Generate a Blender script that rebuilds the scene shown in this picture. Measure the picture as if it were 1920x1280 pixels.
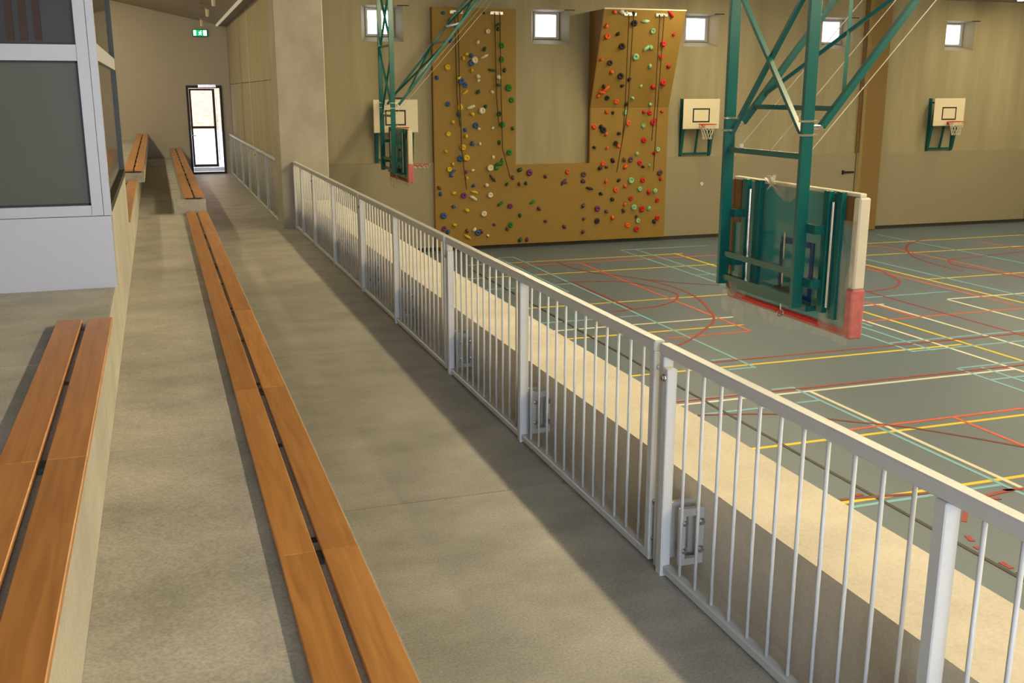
import bpy, bmesh, math, random
from mathutils import Vector, Matrix
random.seed(7)
for o in list(bpy.data.objects): bpy.data.objects.remove(o, do_unlink=True)
S = bpy.context.scene
COL = S.collection

# ------------------------------------------------------------ camera, world, exposure
F_PX, YAW, PITCH = 1914.2, math.radians(18.837), math.radians(13.698)
cam_d = bpy.data.cameras.new('camera'); cam = bpy.data.objects.new('camera', cam_d); COL.objects.link(cam)
cam.location = (0, 0, 2.1)
cam.rotation_euler = (math.pi/2 - PITCH, 0, -YAW)
cam_d.sensor_width = 36.0; cam_d.lens = 36.0*F_PX/1920.0; cam_d.clip_start = 0.05; cam_d.clip_end = 300
S.camera = cam
world = bpy.data.worlds.new('overcast_sky'); S.world = world; world.use_nodes = True
bg = world.node_tree.nodes['Background']; bg.inputs[0].default_value = (0.93, 0.97, 1.0, 1); bg.inputs[1].default_value = 4.5
S.view_settings.view_transform = 'Standard'; S.view_settings.look = 'None'
S.view_settings.gamma = 1.0; S.view_settings.use_curve_mapping = False
S.view_settings.exposure = -0.1
GYM_LAMP = (95.0, (1.0, 0.81, 0.46))       # strength and colour of the hall's strip lamps
ASSUMED_FLOOD = (66.0, (1.0, 0.82, 0.48))    # assumed asymmetric row in the hall, out of view, that lights the stand
TIER_FILL_LAMP = (46.0, (1.0, 0.84, 0.52))  # added lamp, out of view, to brighten the far end of the stand
STAND_LAMP = (0.5, (1.0, 0.83, 0.55))
ASSUMED_REAR_WINDOW = (25.0, (0.78, 0.87, 1.0))  # assumed window behind the camera, cool light for the near stand
WINDOW_FAR = (4.0, (0.95, 0.96, 1.0))

# ------------------------------------------------------------ helpers
def lin(r, g, b):
    f = lambda c: c/12.92 if c <= .04045 else ((c+.055)/1.055)**2.4
    return (f(r/255), f(g/255), f(b/255), 1)
MATS = {}
def base_mat(name):
    m = bpy.data.materials.new(name); m.use_nodes = True; MATS[name] = m
    nt = m.node_tree; return m, nt, nt.nodes['Principled BSDF']
def plain(name, col, rough=.5, metal=0., noise=.06, nscale=30., spec=.5, bump=0.):
    m, nt, b = base_mat(name)
    b.inputs['Roughness'].default_value = rough; b.inputs['Metallic'].default_value = metal
    b.inputs['Specular IOR Level'].default_value = spec
    tc = nt.nodes.new('ShaderNodeTexCoord'); n = nt.nodes.new('ShaderNodeTexNoise'); n.inputs['Scale'].default_value = nscale
    n.inputs['Detail'].default_value = 4
    nt.links.new(tc.outputs['Object'], n.inputs['Vector'])
    mx = nt.nodes.new('ShaderNodeMix'); mx.data_type = 'RGBA'
    mx.inputs[6].default_value = tuple(c*(1-noise) for c in col[:3])+(1,); mx.inputs[7].default_value = tuple(min(1, c*(1+noise)) for c in col[:3])+(1,)
    nt.links.new(n.outputs['Fac'], mx.inputs[0]); nt.links.new(mx.outputs[2], b.inputs['Base Color'])
    if bump:
        bp = nt.nodes.new('ShaderNodeBump'); bp.inputs['Strength'].default_value = bump; bp.inputs['Distance'].default_value = .01
        nt.links.new(n.outputs['Fac'], bp.inputs['Height']); nt.links.new(bp.outputs[0], b.inputs['Normal'])
    return m
def emis(name, col, strength):
    m = bpy.data.materials.new(name); m.use_nodes = True; MATS[name] = m; nt = m.node_tree
    nt.nodes.remove(nt.nodes['Principled BSDF']); e = nt.nodes.new('ShaderNodeEmission')
    e.inputs[0].default_value = tuple(col[:3])+(1,); e.inputs[1].default_value = strength
    nt.links.new(e.outputs[0], nt.nodes['Material Output'].inputs[0]); return m
def concrete(name, c1, c2, scale=1.3, stretch=(1, 1, 1), rough=.62, fine=.12, vary=0., bump=.15, contrast=(.35, .68)):
    m, nt, b = base_mat(name); N = nt.nodes.new; L = nt.links.new
    b.inputs['Roughness'].default_value = rough; b.inputs['Specular IOR Level'].default_value = .35
    geo = N('ShaderNodeNewGeometry'); mp = N('ShaderNodeMapping'); mp.inputs['Scale'].default_value = stretch
    L(geo.outputs['Position'], mp.inputs['Vector'])
    n1 = N('ShaderNodeTexNoise'); n1.inputs['Scale'].default_value = scale; n1.inputs['Detail'].default_value = 8; n1.inputs['Roughness'].default_value = .62
    L(mp.outputs[0], n1.inputs['Vector'])
    cr = N('ShaderNodeValToRGB'); cr.color_ramp.elements[0].position = contrast[0]; cr.color_ramp.elements[1].position = contrast[1]
    cr.color_ramp.elements[0].color = c1; cr.color_ramp.elements[1].color = c2
    L(n1.outputs['Fac'], cr.inputs[0])
    n2 = N('ShaderNodeTexNoise'); n2.inputs['Scale'].default_value = 90; n2.inputs['Detail'].default_value = 5
    L(geo.outputs['Position'], n2.inputs['Vector'])
    mx = N('ShaderNodeMix'); mx.data_type = 'RGBA'; mx.blend_type = 'OVERLAY'; mx.inputs[0].default_value = fine*3
    L(cr.outputs[0], mx.inputs[6]); L(n2.outputs['Fac'], mx.inputs[7])
    oi = N('ShaderNodeObjectInfo'); mr = N('ShaderNodeMapRange'); mr.inputs[3].default_value = 1-vary; mr.inputs[4].default_value = 1+vary
    hs = N('ShaderNodeHueSaturation'); L(oi.outputs['Random'], mr.inputs[0]); L(mr.outputs[0], hs.inputs['Value']); L(mx.outputs[2], hs.inputs['Color'])
    L(hs.outputs[0], b.inputs['Base Color'])
    bp = N('ShaderNodeBump'); bp.inputs['Strength'].default_value = bump; bp.inputs['Distance'].default_value = .004
    L(n2.outputs['Fac'], bp.inputs['Height']); L(bp.outputs[0], b.inputs['Normal'])
    return m
def wood(name, c1, c2, rough=.38, axis=(6, .35, 6)):
    m, nt, b = base_mat(name); N = nt.nodes.new; L = nt.links.new
    b.inputs['Roughness'].default_value = rough
    geo = N('ShaderNodeNewGeometry'); oi = N('ShaderNodeObjectInfo'); mp = N('ShaderNodeMapping'); mp.inputs['Scale'].default_value = axis
    ad = N('ShaderNodeVectorMath'); ad.operation = 'ADD'
    cx = N('ShaderNodeCombineXYZ'); ml = N('ShaderNodeMath'); ml.operation = 'MULTIPLY'; ml.inputs[1].default_value = 37.
    L(oi.outputs['Random'], ml.inputs[0]); L(ml.outputs[0], cx.inputs[0]); L(ml.outputs[0], cx.inputs[2])
    L(geo.outputs['Position'], ad.inputs[0]); L(cx.outputs[0], ad.inputs[1]); L(ad.outputs[0], mp.inputs['Vector'])
    n1 = N('ShaderNodeTexNoise'); n1.inputs['Scale'].default_value = 5; n1.inputs['Detail'].default_value = 7; n1.inputs['Distortion'].default_value = .8
    L(mp.outputs[0], n1.inputs['Vector'])
    cr = N('ShaderNodeValToRGB'); cr.color_ramp.elements[0].position = .3; cr.color_ramp.elements[1].position = .72
    cr.color_ramp.elements[0].color = c1; cr.color_ramp.elements[1].color = c2
    L(n1.outputs['Fac'], cr.inputs[0])
    hs = N('ShaderNodeHueSaturation'); mr = N('ShaderNodeMapRange'); mr.inputs[3].default_value = .88; mr.inputs[4].default_value = 1.1
    L(oi.outputs['Random'], mr.inputs[0]); L(mr.outputs[0], hs.inputs['Value']); L(cr.outputs[0], hs.inputs['Color'])
    L(hs.outputs[0], b.inputs['Base Color'])
    return m
def clear(name, col, alpha, rough=.08, bump=0., bscale=25.):
    """thin clear sheet: transparent mixed with gloss and a little diffuse"""
    m = bpy.data.materials.new(name); m.use_nodes = True; MATS[name] = m; nt = m.node_tree; N = nt.nodes.new; L = nt.links.new
    b = nt.nodes['Principled BSDF']; b.inputs['Base Color'].default_value = col; b.inputs['Roughness'].default_value = rough
    t = N('ShaderNodeBsdfTransparent'); t.inputs[0].default_value = (1, 1, 1, 1)
    mx = N('ShaderNodeMixShader'); mx.inputs[0].default_value = alpha
    L(t.outputs[0], mx.inputs[1]); L(b.outputs[0], mx.inputs[2]); L(mx.outputs[0], nt.nodes['Material Output'].inputs[0])
    if bump:
        tc = N('ShaderNodeTexCoord'); n = N('ShaderNodeTexNoise'); n.inputs['Scale'].default_value = bscale; n.inputs['Detail'].default_value = 3
        mp = N('ShaderNodeMapping'); mp.inputs['Scale'].default_value = (1, 1, .35); L(tc.outputs['Object'], mp.inputs['Vector']); L(mp.outputs[0], n.inputs['Vector'])
        bp = N('ShaderNodeBump'); bp.inputs['Strength'].default_value = bump; bp.inputs['Distance'].default_value = .03
        L(n.outputs['Fac'], bp.inputs['Height']); L(bp.outputs[0], b.inputs['Normal'])
        mr = N('ShaderNodeMapRange'); mr.inputs[1].default_value = .35; mr.inputs[2].default_value = .75; mr.inputs[3].default_value = alpha*.45; mr.inputs[4].default_value = min(1, alpha*1.7)
        L(n.outputs['Fac'], mr.inputs[0]); L(mr.outputs[0], mx.inputs[0])
    return m

class MB:
    """collects shapes in world space; build() links them as one mesh, local to base"""
    def __init__(s): s.v = []; s.f = []
    def add(s, vs, fs):
        o = len(s.v); s.v += [tuple(v) for v in vs]; s.f += [tuple(i+o for i in f) for f in fs]; return s
    def box(s, x0, x1, y0, y1, z0, z1):
        return s.add([(x0, y0, z0), (x1, y0, z0), (x1, y1, z0), (x0, y1, z0), (x0, y0, z1), (x1, y0, z1), (x1, y1, z1), (x0, y1, z1)],
                     [(3, 2, 1, 0), (4, 5, 6, 7), (0, 1, 5, 4), (1, 2, 6, 5), (2, 3, 7, 6), (3, 0, 4, 7)])
    def bar(s, p, q, w, h, up=(0, 0, 1)):
        p, q, up = Vector(p), Vector(q), Vector(up); d = (q-p).normalized()
        if abs(d.dot(up)) > .99: up = Vector((0, 1, 0))
        a = d.cross(up).normalized(); b = a.cross(d).normalized()
        vs = [c+a*i*w/2+b*j*h/2 for c in (p, q) for i, j in ((-1, -1), (1, -1), (1, 1), (-1, 1))]
        return s.add(vs, [(3, 2, 1, 0), (4, 5, 6, 7), (0, 1, 5, 4), (1, 2, 6, 5), (2, 3, 7, 6), (3, 0, 4, 7)])
    def tube(s, p, q, r, n=8, r2=None):
        p, q = Vector(p), Vector(q); d = (q-p).normalized(); r2 = r if r2 is None else r2
        up = Vector((0, 0, 1)) if abs(d.z) < .9 else Vector((1, 0, 0))
        a = d.cross(up).normalized(); b = a.cross(d)
        vs = [c+(a*math.cos(t)+b*math.sin(t))*rr for c, rr in ((p, r), (q, r2)) for t in [2*math.pi*i/n for i in range(n)]]
        fs = [(i, (i+1) % n, n+(i+1) % n, n+i) for i in range(n)]
        return s.add(vs, fs+[tuple(range(n-1, -1, -1)), tuple(range(n, 2*n))])
    def path(s, pts, r, n=6):
        for a, b in zip(pts, pts[1:]): s.tube(a, b, r, n)
        return s
    def ring(s, c, R, r, n=24, m=6, ax='z'):
        o = len(s.v)
        for i in range(n):
            t = 2*math.pi*i/n
            for j in range(m):
                u = 2*math.pi*j/m; rr = R+r*math.cos(u); w = r*math.sin(u)
                p = (rr*math.cos(t), rr*math.sin(t), w) if ax == 'z' else (rr*math.cos(t), w, rr*math.sin(t))
                s.v.append((c[0]+p[0], c[1]+p[1], c[2]+p[2]))
        for i in range(n):
            for j in range(m): s.f.append((o+i*m+j, o+((i+1) % n)*m+j, o+((i+1) % n)*m+(j+1) % m, o+i*m+(j+1) % m))
        return s
    def prism(s, poly, axis, a0, a1):
        """poly of 2-D points extruded along axis"""
        n = len(poly)
        def P(p, a): return {'x': (a, p[0], p[1]), 'y': (p[0], a, p[1]), 'z': (p[0], p[1], a)}[axis]
        return s.add([P(p, a0) for p in poly]+[P(p, a1) for p in poly],
                     [tuple(range(n-1, -1, -1)), tuple(range(n, 2*n))]+[(i, (i+1) % n, n+(i+1) % n, n+i) for i in range(n)])
    def mesh(s, name, mat, base=(0, 0, 0), smooth=False, bevel=0.):
        me = bpy.data.meshes.new(name); me.from_pydata([(x-base[0], y-base[1], z-base[2]) for x, y, z in s.v], [], s.f)
        bm = bmesh.new(); bm.from_mesh(me); bmesh.ops.recalc_face_normals(bm, faces=bm.faces)
        if bevel: bmesh.ops.bevel(bm, geom=bm.edges[:], offset=bevel, segments=1, affect='EDGES', clamp_overlap=True)
        bm.to_mesh(me); bm.free()
        me.materials.append(MATS[mat])
        if smooth:
            for p in me.polygons: p.use_smooth = True
        return me
    def build(s, name, mat, parent=None, base=None, smooth=False, bevel=0.):
        if base is None: base = root_loc(parent) if parent else (0, 0, 0)
        o = bpy.data.objects.new(name, s.mesh(name, mat, base, smooth, bevel)); COL.objects.link(o)
        if parent: o.parent = parent
        else: o.location = base
        return o
def root_loc(o):
    while o.parent: o = o.parent
    return tuple(o.location)
def thing(name, label, cat, loc, group=None):
    o = bpy.data.objects.new(name, None); o.empty_display_size = .1; COL.objects.link(o); o.location = loc
    return tag(o, label, cat, group)
def tag(o, label, cat, group=None):
    o['label'] = label; o['category'] = cat
    if group: o['group'] = group
    return o
def struct(o, label=None):
    o['kind'] = 'structure'
    if label: o['label'] = label
    return o
def piece(name, me, parent, loc, rot=None, scale=None):
    """one more object sharing mesh data, loc relative to parent"""
    o = bpy.data.objects.new(name, me); COL.objects.link(o); o.parent = parent; o.location = loc
    if rot: o.rotation_euler = rot
    if scale: o.scale = scale
    return o
def B(*a): return MB().box(*a)

# ------------------------------------------------------------ materials
concrete('floor_concrete', lin(138, 136, 128), lin(176, 173, 164), 1.7, (1, 1.3, 1), rough=.42, contrast=(.3, .72), fine=.16, bump=.05, vary=.09)
concrete('tier_concrete', lin(142, 140, 132), lin(184, 181, 172), 1.7, (1, 1.3, 1), rough=.55, contrast=(.3, .72), fine=.16, bump=.05, vary=.09)
concrete('riser_concrete', lin(154, 152, 146), lin(174, 172, 165), 1.6, rough=.6)
concrete('parapet_concrete', lin(196, 188, 174), lin(216, 208, 193), 2.2, rough=.6, fine=.08)
concrete('wall_concrete', lin(152, 143, 116), lin(174, 165, 138), .8, (2.2, 2.2, .22), rough=.75, fine=.05, contrast=(.3, .7))
concrete('column_concrete', lin(150, 143, 130), lin(170, 164, 150), 1.4, (1, 1, .8), rough=.7, fine=.06)
plain('end_wall_paint', lin(190, 182, 168), .75, noise=.03, nscale=3)
plain('panel_paint', lin(154, 146, 123), .7, noise=.03, nscale=8)
plain('ceiling_paint', lin(158, 150, 138), .8, noise=.03, nscale=3)
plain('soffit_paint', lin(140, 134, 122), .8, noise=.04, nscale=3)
plain('gym_vinyl', lin(99, 116, 134), .42, noise=.03, nscale=9, spec=.4)
plain('dark_rubber', lin(60, 56, 50), .7)
plain('rail_paint', lin(188, 190, 192), .38, noise=.02, nscale=20)
plain('booth_white', lin(166, 168, 180), .4, noise=.015)
plain('joint_dark', lin(70, 68, 64), .8)
plain('steel', lin(200, 200, 200), .25, 1.0, noise=.03)
plain('black_metal', lin(26, 25, 28), .45)
plain('teal_paint', lin(8, 88, 86), .24, noise=.05, nscale=12)
plain('gold_ply', lin(152, 121, 52), .62, noise=.07, nscale=40, bump=.1)
plain('ply_edge', lin(140, 100, 46), .7)
plain('board_white', lin(236, 226, 200), .45, noise=.02)
plain('black_line', lin(24, 22, 24), .6)
plain('rim_orange', lin(205, 66, 30), .45)
plain('net_white', lin(230, 224, 205), .8)
plain('rope_dark', lin(70, 56, 44), .9)
plain('cardboard', lin(120, 86, 44), .8, noise=.12, nscale=14)
plain('foam_white', lin(205, 196, 176), .5, noise=.06, nscale=10, bump=.4)
plain('pad_red', lin(196, 12, 22), .45, noise=.05)
plain('pad_wrapped', lin(186, 104, 102), .3, noise=.45, nscale=16, bump=.5)
plain('curtain_tan', lin(186, 162, 110), .85, noise=.05)
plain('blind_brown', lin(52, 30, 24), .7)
plain('frosted_panel', lin(72, 76, 66), .45, noise=.02, spec=.25)
plain('tinted_glass', lin(46, 44, 40), .4, noise=.03, spec=.2)
plain('dark_glass', lin(38, 42, 38), .04, noise=.02, spec=.6)
plain('door_frame_dark', lin(34, 30, 38), .5)
plain('cable_grey', lin(196, 188, 170), .5)
plain('blue_tape', lin(0, 62, 120), .5)
plain('socket_white', lin(235, 232, 222), .5)
plain('brick_red', lin(178, 130, 108), .85, noise=.15, nscale=6)
plain('render_white', lin(240, 240, 240), .8)
wood('bench_wood', lin(160, 106, 52), lin(190, 134, 72))
clear('door_glass', (.95, 1, .98, 1), .10, .03)
clear('teal_film', lin(18, 142, 152), .72, .12)
clear('plastic_wrap', lin(210, 206, 190), .20, .16, bump=.8, bscale=9)
for k, (n, c) in dict(y=('line_yellow', (244, 216, 44)), w=('line_white', (236, 232, 214)), b=('line_blue', (128, 190, 212)), o=('line_orange', (226, 98, 62)),
                      r=('line_red', (158, 46, 44)), d=('line_maroon', (120, 52, 50)), k=('line_black', (40, 37, 33))).items():
    plain(n, lin(*c), .5, noise=.03); MATS['L'+k] = MATS[n]
for k, (n, c) in dict(Y=('hold_yellow', (228, 190, 20)), B=('hold_blue', (52, 92, 150)), W=('hold_white', (232, 222, 196)), G=('hold_green', (22, 130, 44)),
                      g=('hold_dark_green', (40, 86, 44)), p=('hold_mauve', (100, 66, 84)), P=('hold_purple', (120, 44, 120)), O=('hold_orange', (240, 96, 34)),
                      K=('hold_black', (36, 32, 36)), R=('hold_red', (205, 24, 30)), M=('hold_mint', (150, 205, 160)), T=('hold_silver', (225, 225, 225))).items():
    plain(n, lin(*c), .55, noise=.08); MATS['H'+k] = MATS[n]
emis('lamp_glow', GYM_LAMP[1], GYM_LAMP[0]); emis('flood_glow', ASSUMED_FLOOD[1], ASSUMED_FLOOD[0]); emis('tier_glow', TIER_FILL_LAMP[1], TIER_FILL_LAMP[0]); emis('stand_glow', STAND_LAMP[1], STAND_LAMP[0])
emis('window_glow', WINDOW_FAR[1], WINDOW_FAR[0]); emis('window_rear_glow', ASSUMED_REAR_WINDOW[1], ASSUMED_REAR_WINDOW[0])
emis('exit_green', lin(20, 190, 110), 1.3); emis('exit_white', (.9, 1, .95), 3.)

# ------------------------------------------------------------ the setting
ZF, YG, YE, CEIL = -1.75, 24.6, 28.6, 4.62
PX0, PX1, PZ = 2.15, 2.61, .427            # parapet
YC0, YC1 = 16.5, 17.3                     # column
XR = 2.01                                 # railing line
XW = 1.93                                 # wall beyond the column
YN, XL, XGR, YGN = -5.0, -4.2, 31.0, -14.0

# gym floor with painted court lines
floor = struct(B(PX1-.3, XGR, YGN, YG+.05, ZF-.2, ZF).build('floor', 'gym_vinyl', base=(12, 8, ZF)), 'grey-green sports floor of the hall with painted court lines')
LINES = "y 5.94,7.69 27.00,7.69;y 5.99,9.31 27.00,9.31;y 5.98,12.48 11.73,12.48;y 5.98,14.82 9.25,14.82;y 6.26,17.28 10.43,17.28;y 6.06,20.57 11.95,20.57;y 6.54,22.27 12.04,22.27;y 17.37,22.21 27.00,22.21;y 16.06,20.54 27.00,20.54;y 15.24,17.38 27.00,17.38;y 11.85,22.35 11.85,2.23;y 15.22,19.60 15.22,5.65;w 5.99,11.04 11.37,11.04;w 7.94,11.01 7.94,2.00;w 11.39,14.54 11.39,2.00;w 12.54,15.50 12.54,2.93;w 12.17,15.50 12.65,15.50;w 14.13,15.50 21.00,15.50;w 14.09,15.47 14.09,4.56;w 5.96,15.42 9.40,15.42;b 7.50,11.26 7.86,11.26;b 7.82,11.26 7.82,2.00;b 7.47,10.64 7.85,10.64;b 6.01,7.57 7.79,7.57;b 5.91,11.20 7.06,11.20;b 6.07,10.60 6.98,10.60;b 11.04,14.08 11.04,12.32;b 10.69,13.62 10.69,12.32;b 10.67,12.36 17.90,12.36;b 10.68,12.92 18.44,12.92;b 10.65,11.34 16.85,11.34;b 10.62,11.34 10.62,2.00;b 11.00,11.28 11.00,2.00;b 10.62,10.70 16.21,10.70;b 12.70,16.12 14.74,16.12;b 15.73,20.18 15.73,6.17;b 18.82,23.59 18.82,9.15;b 7.90,23.13 7.90,12.29;b 7.50,23.00 7.50,18.49;b 7.51,23.07 7.93,23.07;b 7.54,19.34 7.92,19.34;b 7.49,16.05 7.89,16.05;b 6.04,16.04 7.00,16.04;b 7.50,12.87 7.84,12.87;b 7.47,12.33 7.87,12.33;b 10.82,23.22 10.82,14.00;b 11.22,23.18 11.22,14.00;b 10.84,23.24 13.30,23.24;b 10.87,19.42 11.45,19.42;b 5.95,19.26 6.77,19.26;o 9.09,21.63 9.09,14.36;o 7.50,14.34 9.04,14.34;o 7.58,21.78 17.48,21.78;o 7.44,9.52 27.00,9.52;o 8.94,9.51 8.94,2.00;o 12.44,15.77 12.44,14.48;o 11.34,14.36 27.00,14.36;o 14.91,19.09 14.91,14.64;o 17.48,21.78 17.48,7.84;o 20.52,21.59 20.52,10.96;r 6.05,11.18 27.00,11.18;r 7.46,12.77 27.00,12.77;d 6.02,10.60 6.74,10.40 7.20,10.17 7.64,9.78 8.14,9.38 8.58,8.84 8.91,8.38 10.66,5.94;r 8.87,20.35 9.22,19.88 9.54,19.35 9.71,18.58 9.72,17.78 9.59,17.02 9.35,16.26 9.08,15.57 8.80,15.12 8.50,14.79 7.99,14.27 7.50,13.87;d 8.62,22.05 8.65,21.09 8.87,20.35;r 7.99,19.48 7.99,16.58;r 7.63,19.54 8.26,19.46 8.96,19.22 9.32,18.58 9.45,17.87 9.36,17.44 9.03,17.00 8.54,16.69 7.98,16.58 7.54,16.48;r 14.96,19.09 14.97,18.56 14.79,17.98 14.59,17.50 14.37,17.18 14.06,16.90 13.68,16.72 13.12,16.62;r 19.39,22.33 19.08,22.22 18.63,21.95 18.27,21.66 17.91,21.29 17.62,20.91 17.23,20.31 16.98,19.78 16.77,18.94 16.70,17.97;r 23.17,20.15 20.20,19.75 18.87,19.57 17.72,19.36 17.42,19.21 17.11,18.67 17.21,17.79 17.31,16.84 17.62,13.86;r 13.14,16.77 13.14,3.61;k 6.43,21.76 6.40,12.00 6.39,5.84 6.38,2.00;d 9.48,19.37 10.03,18.72 10.70,18.17;d 4.60,7.82 5.99,7.76 6.94,7.62 7.34,7.50;r 7.34,7.37 7.82,7.42 7.94,7.41 10.93,7.16"
def court_line(pts, mat, w=.05):
    m = MB(); n = len(pts); lft, rgt = [], []
    for i, p in enumerate(pts):
        a = Vector(pts[max(0, i-1)]); b = Vector(pts[min(n-1, i+1)]); d = (b-a).normalized(); nr = Vector((-d.y, d.x))*w/2
        lft.append(Vector(p)+nr); rgt.append(Vector(p)-nr)
    z0, z1 = ZF-.001, ZF+zlift[0]; zlift[0] += .00004
    for i in range(n-1):
        q = [lft[i], rgt[i], rgt[i+1], lft[i+1]]
        m.prism([tuple(v) for v in q], 'z', z0, z1)
    m.build('court_line', mat, floor)
zlift = [.002]
def smooth_pts(pts):
    if len(pts) < 4: return pts
    out = []
    for i in range(len(pts)-1):
        p0, p1, p2, p3 = [Vector(pts[min(max(k, 0), len(pts)-1)]) for k in (i-1, i, i+1, i+2)]
        for t in (0, .25, .5, .75):
            out.append(tuple(.5*((2*p1)+(p2-p0)*t+(2*p0-5*p1+4*p2-p3)*t*t+(3*p1-p0-3*p2+p3)*t**3)))
    return out+[tuple(pts[-1])]
for e in LINES.split(';'):
    a = e.split(); pts = [tuple(map(float, p.split(','))) for p in a[1:]]
    if len(pts) == 2 and abs(pts[0][1]-pts[1][1]) < .01 and pts[0][0] < 6.3: pts[0] = (4.6, pts[0][1])   # runs on below the stand
    if len(pts) == 2 and pts[1][1] < 8.6 and abs(pts[0][0]-pts[1][0]) < .01: pts[1] = (pts[1][0], 2.0)
    court_line(smooth_pts(pts), 'L'+a[0], .045 if a[0] in 'k' else .058 if a[0] in 'yw' else .05)
for a, b in (((7.01, 7.17), (6.78, 6.95)), ((6.58, 6.69), (6.54, 6.58)), ((6.49, 6.49), (6.48, 6.43)), ((6.46, 6.17), (6.46, 6.05)), ((6.46, 5.98), (6.46, 5.86)), ((6.22, 7.80), (6.31, 7.80)), ((7.43, 7.30), (7.52, 7.28))):
    court_line([a, b], 'Lr', .05)              # short dashes of a red arc close to the stand

# stand: walkway and two tiers, cast in slabs with open joints
JY = [YN, -1.67, 1.63, 4.93, 8.23, 11.53, 14.83, 18.13, 21.43, 24.73, YE]
def slab_floor(name, x0, x1, top, mat, label, bottom):
    fl = struct(B(x0, x1, YN, YE, bottom, top-.05).build(name, 'joint_dark', base=((x0+x1)/2, 10, bottom)), label)
    for a, b in zip(JY, JY[1:]): B(x0, x1, a+.004, b-.004, top-.05, top).build('concrete_slab', mat, fl)
    return fl
slab_floor('floor_walkway', .6, 2.04, 0, 'floor_concrete', 'concrete walkway between the long bench and the railing', ZF-.2)
slab_floor('floor_tier_lower', -.335, .6, .45, 'tier_concrete', 'lower concrete tier behind the long bench', ZF-.2)
slab_floor('floor_tier_upper', XL, -.335, .9, 'tier_concrete', 'upper concrete tier carrying the booth', ZF-.2)
for a, b in zip(JY, JY[1:]):                # faced riser of the upper tier
    struct(B(-.345, -.325, a+.004, b-.004, .452, .898).build('riser', 'riser_concrete', base=(-.335, (a+b)/2, .45)), 'pale concrete riser below the upper bench')

struct(MB().box(PX0, PX1, YN, YC0, ZF-.2, PZ).box(2.045, PX0, YN, YC0, ZF-.2, -.012).build('wall_parapet', 'parapet_concrete', base=(2.45, 8, ZF)), 'low cream concrete parapet along the edge of the stand')
struct(B(1.80, 2.55, YC0, YC1, ZF-.2, 3.9).build('column', 'column_concrete', base=(2.2, 17, ZF), bevel=.012), 'broad concrete column at the end of the parapet')
wr = struct(B(XW, 2.5, YC1, YE, ZF-.2, 3.9).build('wall_right', 'wall_concrete', base=(2.2, 23, ZF)), 'concrete wall beside the far end of the walkway')
for a, b, z0, z1 in ((YC1+.01, 22.5, 0.01, 2.3), (22.55, YE-.01, .01, 2.3), (YC1+.01, 22.5, 2.315, 3.77), (22.55, YE-.01, 2.315, 3.77)):
    B(XW-.02, XW, a, b, z0, z1).build('wall_panel', 'wall_concrete', wr)
B(XW-.024, XW, 22.51, 22.54, .01, 3.77).build('joint_strip', 'board_white', wr)
struct(B(XW-.03, 2.6, YN, YE, 3.9, CEIL+.1).build('trim_1', 'soffit_paint', base=(2.2, 10, 3.9)), 'beam above the opening between stand and hall')
struct(B(1.70, 2.6, YN, YE, 3.78, 3.9).build('ceiling_soffit', 'soffit_paint', base=(2, 10, 3.8)), 'flat soffit above the walkway')
struct(MB().prism([(1.70, 3.80), (1.70, 3.95), (XL, 5.2), (XL, 5.05)], 'y', YN, YE).build('ceiling', 'ceiling_paint', base=(0, 10, 4)), 'sloping ceiling above the tiers')
struct(B(1.655, 1.70, YN, YE-.02, 3.765, 3.82).build('trim_2', 'stand_glow', base=(1.67, 10, 3.8)), 'thin light strip along the soffit edge')

# end wall with the doorway
DX0, DX1, DZ = .80, 1.70, 2.28
m = MB().box(XL, DX0, YE, YE+.3, ZF, 5.3).box(DX1, 2.6, YE, YE+.3, ZF, 5.3).box(DX0, DX1, YE, YE+.3, DZ, 5.3).box(DX0, DX1, YE, YE+.3, ZF, 0)
struct(m.build('wall_end', 'end_wall_paint', base=(0, YE, 0)), 'plain end wall of the stand with the glazed door')
struct(B(XL-.3, XL, YN, YE+.3, ZF, 5.4).build('wall_left', 'end_wall_paint', base=(XL, 10, 0)))
# rear wall of the stand with an assumed broad daylight window behind the photographer
m = MB().box(XL, 2.6, YN-.3, YN, ZF, .6).box(XL, 2.6, YN-.3, YN, 3.5, 5.4).box(XL, -1.8, YN-.3, YN, .6, 3.5).box(1.6, 2.6, YN-.3, YN, .6, 3.5)
struct(m.build('wall_rear', 'end_wall_paint', base=(0, YN, 0)))
w = struct(B(-1.8, 1.6, YN-.2, YN-.18, .6, 3.5).build('window_6', 'window_rear_glow', base=(0, YN-.2, .6)), 'broad daylight window in the rear wall of the stand')  # assumed window, its glowing pane added to light the near stand
for x in (-1.8, -.7, .44, 1.54): B(x, x+.06, YN-.18, YN-.1, .6, 3.5).build('window_frame', 'booth_white', w)
for z in (.6, 3.44): B(-1.8, 1.6, YN-.18, YN-.1, z, z+.06).build('window_frame', 'booth_white', w)

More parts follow.
